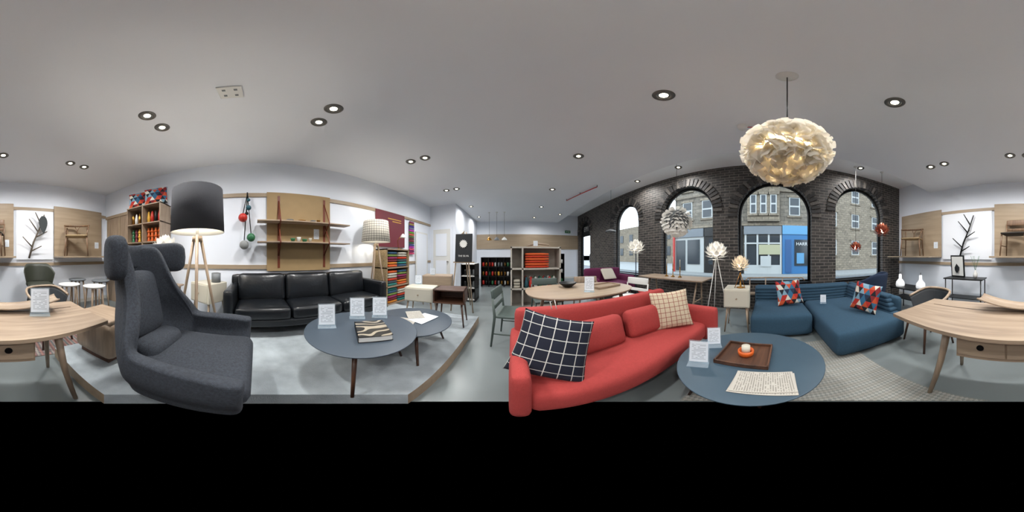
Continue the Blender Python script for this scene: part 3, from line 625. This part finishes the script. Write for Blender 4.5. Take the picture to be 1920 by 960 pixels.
CHW=wood('chair_wood','5e4632','7d6047',2)
for i,(xa,xb_,st,rz,z0) in enumerate(((-2.58,-1.24,0,150,1.2),(-.3,.66,1,170,1.2),(2.0,3.35,0,205,1.2))):
    b=B(); b.box(xa,xb_,YS+.026,YS+.045,1.16,2.4,PLYX); b.box(xa,xb_,YS+.045,YS+.62,1.165,1.198,PLYX,.003); b.box(xa+.1,xa+.22,YS+.046,YS+.05,1.4,1.56,PAPER); b.fin('display_panel_shelf')
    b=B(); dchair(b,style=st,m=CHW,seat=mk('cord_seat%d'%i,'9a8462' if i!=1 else '2b2622',.9)); b.fin('wooden_dining_chair',((xa+xb_)/2+(.25 if i==0 else 0),YS+.38,z0),rz)
BR=mk('branch_bark','5d5348',.9)
for nm,x0,x1,m in (('a',-1.22,-.36,BR),('b',.72,1.95,BLK)):
    b=B(); b.box(x0,x1,YS+.026,YS+.04,1.12,2.25,mk('white_panel','e6e9ee',.6)); b.fin('white_backing_board')
    b=B(); cx=(x0+x1)/2; y=YS+.09
    b.tube([(cx+.15,y,1.15),(cx+.05,y,1.5),(cx-.08,y,1.8),(cx-.2,y,2.15)],[.022,.02,.017,.012],m)
    for p,q in (((cx+.08,1.4),(cx+.3,1.62)),((cx,1.62),(cx-.25,1.75)),((cx-.05,1.75),(cx+.16,2.02)),((cx+.12,1.3),(cx-.12,1.42)),((cx-.12,1.92),(cx+.02,2.18))): b.tube([(p[0],y,p[1]),((p[0]+q[0])/2,y+.03,(p[1]+q[1])/2),(q[0],y+.06,q[1])],[.016,.013,.009],m)
    for z in (1.5,1.8): b.cyl((cx+(.05 if z<1.6 else -.08),y,z),(cx+(.05 if z<1.6 else -.08),YS+.04,z),.01,m)
    b.fin('branch_coat_hook')
b=B(); b.leaf((-.95,YS+.16,2.1),(0,.02,-1),(0,1,0),.42,.2,mk('dark_leaf','33383a',.8),.02,8); b.fin('dark_leaf_ornament')
# ---------------- desk
b=B()
ptsx=[]
for i in range(41):
    t=i/40; x=-.68+1.58*t; y=-.80-.07*(2*t-1)**2; ptsx.append((x,y))
back=[(x,-1.52+.05*((x-.11)/.79)**2) for x,_ in ptsx][::-1]
poly=ptsx+back; n=len(poly)
b.add([(x,y,.74) for x,y in poly],[list(range(n))],OAKX); b.add([(x,y,.715) for x,y in poly],[list(range(n))[::-1]],OAKX)
vv=[(x,y,.74) for x,y in poly]+[(x,y,.715) for x,y in poly]; b.add(vv,[(i,i+n,(i+1)%n+n,(i+1)%n) for i in range(n)],OAKX)
b.box(-.2,.4,-1.35,-.92,.52,.70,PALE,.004); b.box(-.2,.4,-.92,-.91,.505,.715,OAKX)
for a in ((-.19,.095),(.105,.39)): b.box(a[0],a[1],-.912,-.9,.53,.68,PALE,.003); b.cyl(((a[0]+a[1])/2,-.899,.61),((a[0]+a[1])/2,-.893,.61),.022,BLK)
b.box(-.55,.75,-1.4,-.98,.69,.714,OAKX)
for sx,xx_ in ((-1,-.36),(1,.5)):
    b.tube([(xx_-sx*.0,-1.0,.71),(xx_+sx*.03,-.95,.4),(xx_+sx*.09,-.9,.001)],[.03,.024,.016],OAKZ,12); b.tube([(xx_,-1.25,.71),(xx_+sx*.03,-1.33,.4),(xx_+sx*.07,-1.42,.001)],[.03,.024,.016],OAKZ,12)
b.box(-.6,.8,-1.3,-1.292,.739,.7415,WALN); b.fin('oak_desk')
b=B()
def tray(u,v):
    x=-.42+.84*u; y=-.09+.18*v; return (x,y,.02+.07*(2*u-1)**2+.02*(2*v-1)**2)
b.grid(24,6,tray,OAKX); o=b.fin('curved_wooden_tray',(-.05,-1.32,.742),-4,0,.014)
def bucket(name,c,rz):
    b=B(); DK=mk('dark_shell','2b2f33',.6)
    def f(u,v):
        an=rad(-115+230*u); rr=.2+.07*v; return (rr*math.sin(an)*1.05,rr*math.cos(an),.44+v*(.3-.1*sst_((abs(2*u-1)-.4)/.6)))
    b.grid(24,6,f,DK); b.rbox((0,0,.45),(.46,.44,.06),DK,.03)
    pts=[(.285*math.sin(rad(a)),.27*math.cos(rad(a)),.745-.09*sst_((abs(a)/115-.4)/.6)) for a in range(-115,116,10)]
    b.tube(pts,.014,OAKX)
    for sx in (-1,1):
        for sy in (-1,1): b.cyl((sx*.17,sy*.16,.44),(sx*.23,sy*.22,.001),.016,WALNZ,.011)
    b.fin(name,c,rz,0,.006)
bucket('shell_armchair',(1.15,-1.72,0),160); bucket('shell_armchair',(-.62,-2.05,0.012),200)
b=B(); OL=mk('olive_leather','35382f',.45)
def f(u,v):
    an=rad(-100+200*u); rr=.25+.06*v; return (rr*math.sin(an),-rr*math.cos(an),.62+v*(.42-.18*sst_((abs(2*u-1)-.4)/.6)))
b.grid(20,6,f,OL); b.rbox((0,0,.62),(.48,.46,.08),OL,.03)
for sx in (-1,1):
    for sy in (-1,1): b.cyl((sx*.16,sy*.15,.6),(sx*.24,sy*.22,.001),.012,BLK)
b.fin('olive_counter_chair',(-.78,-3.15,0),0,0,.012)
for i,(x,y) in enumerate(((-1.2,-2.65),(-1.5,-2.3),(-1.95,-2.75),(-1.62,-3.15))):
    rtable('round_stool_table',(x,y),.19,.7,.012 if (x>-1.7 and y>-2.9) else 0,WHITE if i<2 else GREY,OAKZ,[(45,.95),(135,.95),(225,.95),(315,.95)])
# right side black tables
b=B(); b.box(1.75,2.6,-2.85,-2.4,.52,.545,BLK,.004); b.box(1.8,2.55,-2.8,-2.45,.3,.315,BLK)
for x in (1.78,2.57):
    for y in (-2.82,-2.43): b.cyl((x,y,.001),(x,y,.52),.012,BLK)
b.fin('black_coffee_table')
OPAL=mk('opal_glass','dfe2e3',.2,es=.4,ecol='ffffff')
for x,y in ((1.95,-2.65),(2.42,-2.55)):
    b=B(); b.lathe([(0,0),(.09,0),(.1,.03),(.09,.1),(.035,.17),(.03,.26),(0,.27)],(x,y,.546),OPAL,28); b.tube([(x,y,.8),(x,y,.86)],.006,BLK); b.fin('opal_glass_lamp')
b=B(); b.box(.8,1.65,-3.45,-3.05,.71,.735,BLK,.004)
for x in (.84,1.61):
    for y in (-3.42,-3.08): b.cyl((x,y,.001),(x,y,.71),.012,BLK)
b.box(.85,1.6,-3.4,-3.1,.3,.315,BLK); b.fin('black_console_table')
b=B(); b.ob((0,0,.24),(.34,.02,.48),BLK,(-6,0,0)); b.ob((0,.012,.24),(.28,.012,.42),WHITE,(-6,0,0)); b.leaf((0,.04,.1),(0.1,-.08,1),(0,1,0),.3,.13,BLK,0,5); b.fin('framed_feather_print',(1.42,-3.3,.736),-8)
b=B(); b.lathe([(0,0),(.03,0),(.05,.05),(.045,.1),(.015,.15),(.018,.17),(0,.17)],(1.0,-3.25,.736),WHITE,20)
for k in range(5): b.tube([(1.0,-3.25,.88),(1.0+.05*math.cos(k*1.3),-3.25+.05*math.sin(k*1.3),1.05),(1.0+.1*math.cos(k*1.3),-3.25+.08*math.sin(k*1.3),1.2)],.003,GREEN,5)
b.fin('vase_with_stems')
b=B(); b.box(-2.33,-1.7,-1.45,-1.1,.73,.755,OAKX,.004)
for x in (-2.28,-1.75):
    for y in (-1.42,-1.15): b.cyl((x,y,.131),(x,y,.73),.016,OAKZ)
b.box(-2.28,-1.75,-1.42,-1.15,.63,.73,CREAM); b.fin('writing_table')
def lst(b): b.cyl((-2.1,-1.3,.756),(-2.1,-1.3,1.3),.008,CHROME); b.lathe([(0,.01),(.08,.008),(.08,0)],(-2.1,-1.3,.756),CHROME)
petal_lamp('layered_table_lamp',(-2.1,-1.3,1.33),.2,PETALW,lst,rows=6,n0=9,L=.65,W=.6,sz=.8)
b=B(); b.cyl((-1.85,-1.3,.756),(-1.85,-1.3,.95),.012,GREY); b.lathe([(0,0),(.05,0),(.045,.02),(.012,.04)],(-1.85,-1.3,.756),GREY); b.fin('candlestick')
# ---------------- centre dining table
b=B()
def sup(t): c_,s_=math.cos(t),math.sin(t); return (.76*math.copysign(abs(c_)**.75,c_),.46*math.copysign(abs(s_)**.75,s_))
P=[sup(2*pi*i/64) for i in range(64)]
b.add([(x,y,.74) for x,y in P],[list(range(64))],PALE); b.add([(x*.97,y*.97,.71) for x,y in P],[list(range(64))[::-1]],PALE)
b.add([(x,y,.74) for x,y in P]+[(x*.97,y*.97,.71) for x,y in P],[(i,i+64,(i+1)%64+64,(i+1)%64) for i in range(64)],PALE,True)
for sx in (-1,1):
    for sy in (-1,1): b.cyl((sx*.45,sy*.28,.71),(sx*.58,sy*.36,.001),.028,OAKZ,.018)
b.fin('oval_dining_table',(.93,2.05,0))
b=B(); b.lathe([(0,0),(.05,0),(.12,.05),(.13,.07),(.12,.07),(.05,.012),(0,.012)],(.8,2.25,.741),BLK,28); b.fin('black_bowl')
b=B(); b.box(-.22,.22,-.13,.13,0,.012,OAKX,.003)
for a in ((-.22,-.21,-.13,.13),(.21,.22,-.13,.13),(-.22,.22,-.13,-.12),(-.22,.22,.12,.13)): b.box(*a,0,.03,OAKX)
b.fin('serving_tray',(1.3,2.05,.741),12)
PG=mk('sage_plastic','4d5a56',.5)
for c,rz,m in (((.03,2.12,0),80,PG),((.6,2.75,0),0,PG),((1.4,2.75,0),-10,OAKZ),((1.95,2.2,0),-80,WHITE)):
    b=B(); dchair(b,style=1,m=m); b.fin('dining_chair',c,rz)
# ---------------- grey display shelf
b=B(); GW=mk('whitewashed_oak','b0aba2',.6,var=.1); x0,x1,y0,y1=-.03,1.02,3.3,3.7
for z in (.08,.5,.92,1.36): b.box(x0,x1,y0,y1,z,z+.03,GW)
for x in (x0,x1-.03): b.box(x,x+.03,y0,y1,.001,1.4,GW)
b.box(x0,x1,y1-.015,y1,.1,1.38,GW); b.box(.2,.23,y0,y1,.1,1.36,GW); b.fin('display_shelf_unit')
b=B()
for k in range(6): b.rbox((.52,3.46,.978+k*.052),(.5,.3,.052),BC[9] if k%2 else BC[0],.024,n=3)
for k in range(3): b.rbox((.1,3.48,.56+k*.06),(.14,.3,.055),BC[3],.02,n=3)
b.fin('orange_throws')
b=B()
for i in range(7):
    for j in range(2): b.lathe([(0,0),(.035,0),(.045,.06),(.04,.13),(.02,.17),(.03,.21),(0,.24)],(.3+i*.1,3.42+j*.13,.531),[TEAL,REDP,WHITE,GREEN][(i+j)%4],14)
b.fin('painted_figurines')
b=B(); b.box(.3,.75,3.38,3.6,1.391,1.41,OAKX); b.tube([(.35,3.5,1.42),(.5,3.45,1.47),(.8,3.5,1.44)],.02,OAKX); b.box(.45,.54,3.4,3.41,1.41,1.52,PAPER); b.fin('wooden_model')
# easel with sign
b=B(); ex,ey=-.98,3.25
b.cyl((ex-.14,ey,1.55),(ex-.28,ey-.05,.001),.013,PALE); b.cyl((ex+.04,ey,1.7),(ex+.2,ey-.05,.001),.013,PALE); b.cyl((ex-.02,ey+.02,1.7),(ex,ey+.5,.001),.013,PALE); b.cyl((ex-.14,ey,1.55),(ex+.0,ey,1.72),.013,PALE)
b.ob((ex,ey-.04,1.37),(.36,.02,.58),mk('chalkboard','14181c',.7),(-5,0,0)); b.ob((ex,ey-.04,1.07),(.44,.05,.025),PALE)
for k in range(14):
    a=2*pi*k/14; b.leaf((ex,ey-.06,1.45),(math.cos(a),-.0,math.sin(a)),(0,-1,0),.09,.05,WHITE,.1,3)
o=b.fin('easel_sign'); text(o,'THE SILVA',.05,(ex,ey-.065,1.2),(85,0,0),WHITE)
# dark display units
for nm,(x0,x1,y0,y1,zt),ns in (('a',(-1.3,-.92,4.0,4.5,1.0),3),('b',(-1.2,.0,6.2,6.6,1.15),3),('c',(1.2,2.2,6.6,7.0,1.3),3)):
    b=B()
    for i in range(ns+1): z=.05+i*(zt-.07)/ns; b.box(x0,x1,y0,y1,z,z+.02,WHITE if nm=='a' else BLK)
    for x in ([x0,x1-.02] if nm=='a' else [x0+(x1-x0-.02)*k/4 for k in range(5)]): b.box(x,x+.02,y0,y1,.001,zt,BLK)
    b.box(x0,x1,y1-.01,y1,.05,zt,BLK); b.fin('black_display_unit')
    b=B()
    for i in range(ns):
        z=.05+i*(zt-.07)/ns+.021
        for k in range(int((x1-x0)/.12)):
            x=x0+.08+k*.12; b.rbox((x,y0+.15,z+.08),(.08,.1,.16),R.choice([BLK,WHITE,BRASS,GREY,REDP,YELL,GREEN] if nm!='a' else [BLK,BLK,GREY]),.02,n=3)
    b.fin('boxed_homeware')
for x in (-.9,-.6,-.3):
    b=B(); hang(x,6.4,1.9,H)(b); b.lathe([(.11,0),(.09,.05),(.02,.12),(0,.13)],(x,6.4,1.83),[WHITE,GREY,BRASS][int(-x*3)%3],20); b.fin('small_pendant_lamp')
b=B(); b.box(2.75,3.05,YN-.06,YN-.03,2.42,2.56,GREEN); b.box(2.95,2.98,YN-.064,YN-.06,2.45,2.52,WHITE); b.box(2.8,2.9,YN-.064,YN-.06,2.48,2.5,WHITE); b.fin('exit_sign')
b=B(); hang(2.5,3.6,1.9,H2)(b); b.lathe([(.14,0),(.13,.03),(.05,.06),(0,.07)],(2.5,3.6,1.86),GREY,24); b.fin('grey_pendant_lamp')
# purple sofa
b=B(); b.rbox((0,0,.28),(1.3,.8,.3),PURP,.07); b.rbox((0,.38,.52),(1.3,.18,.62),PURP,.08)
for s_ in (-1,1): b.rbox((s_*.62,0,.4),(.14,.84,.44),PURP,.07)
for sx in (-1,1):
    for sy in (-1,1): b.cyl((sx*.55,sy*.3,.15),(sx*.58,sy*.33,.001),.018,OAKZ)
b.rbox((.1,.2,.65),(.45,.4,.04),mk('cream_throw','b9b2a4',.95),.02,(50,0,0),n=4); b.fin('purple_sofa',(2.72,4.0,0),0)
# window-side table w/ candlesticks
b=B(); b.box(2.7,3.3,1.15,2.75,.715,.74,OAKY,.004)
for y in (1.35,2.55):
    for s_ in (-1,1): b.cyl((3.0+s_*.1,y,.715),(3.0+s_*.26,y+.05,.001),.018,OAKZ)
    b.cyl((2.8,y,.3),(3.2,y,.3),.012,OAKZ)
b.fin('trestle_table')
for y,hh in ((2.15,.24),(1.98,.28),(1.8,.22)):
    b=B(); b.lathe([(0,0),(.045,0),(.04,.012),(.01,.03),(.008,hh*.5),(.018,hh*.55),(.009,hh*.62),(.012,hh),(0,hh)],(3.0,y,.741),BRASS,16); b.cyl((3.0,y,.741+hh),(3.0,y,.741+hh+.16),.008,CREAM); b.fin('brass_candlestick')
for y in (1.6,2.3):
    b=B(); b.lathe([(0,.44),(.16,.44),(.17,.455),(.16,.47),(0,.47)],(2.48,y,0),REDP,24)
    for k in range(4): a=pi/4+k*pi/2; b.cyl((2.48+.1*math.cos(a),y+.1*math.sin(a),.44),(2.48+.18*math.cos(a),y+.18*math.sin(a),.001),.011,REDP)
    b.fin('red_stool')
# wooden bench behind blue sofa
b=B(); b.tube([(3.3,-.75,.7),(3.38,-.72,.74),(3.4,0,.75),(3.38,.42,.74),(3.3,.45,.7)],.016,OAKY)
for y in (-.65,-.3,.05,.38): b.cyl((3.38,y,.001),(3.39,y,.74),.012,OAKZ)
b.box(3.28,3.42,-.7,.42,.4,.43,OAKY); b.fin('spindle_bench')
# ---------------- world + camera
w=bpy.data.worlds.new('World'); S.world=w; w.use_nodes=True; nt=w.node_tree
bg=nt.nodes['Background']; tc=nt.nodes.new('ShaderNodeTexCoord'); sp=nt.nodes.new('ShaderNodeSeparateXYZ'); rp=nt.nodes.new('ShaderNodeValToRGB')
nt.links.new(tc.outputs['Generated'],sp.inputs[0]); nt.links.new(sp.outputs[2],rp.inputs[0]); nt.links.new(rp.outputs[0],bg.inputs[0])
e=rp.color_ramp.elements; e[0].position=.0; e[0].color=(0,0,0,1); e[1].position=.01; e[1].color=(.85,.92,1,1); k=e.new(1); k.color=(.62,.78,1,1)
bg.inputs[1].default_value=4.2
cd=bpy.data.cameras.new('cam'); cd.type='PANO'
try: cd.panorama_type='EQUIRECTANGULAR'
except Exception: pass
try: cd.cycles.panorama_type='EQUIRECTANGULAR'
except Exception: pass
cam=bpy.data.objects.new('camera',cd); S.collection.objects.link(cam); cam.location=(0,0,1.2); cam.rotation_euler=(rad(90),0,0); S.camera=cam
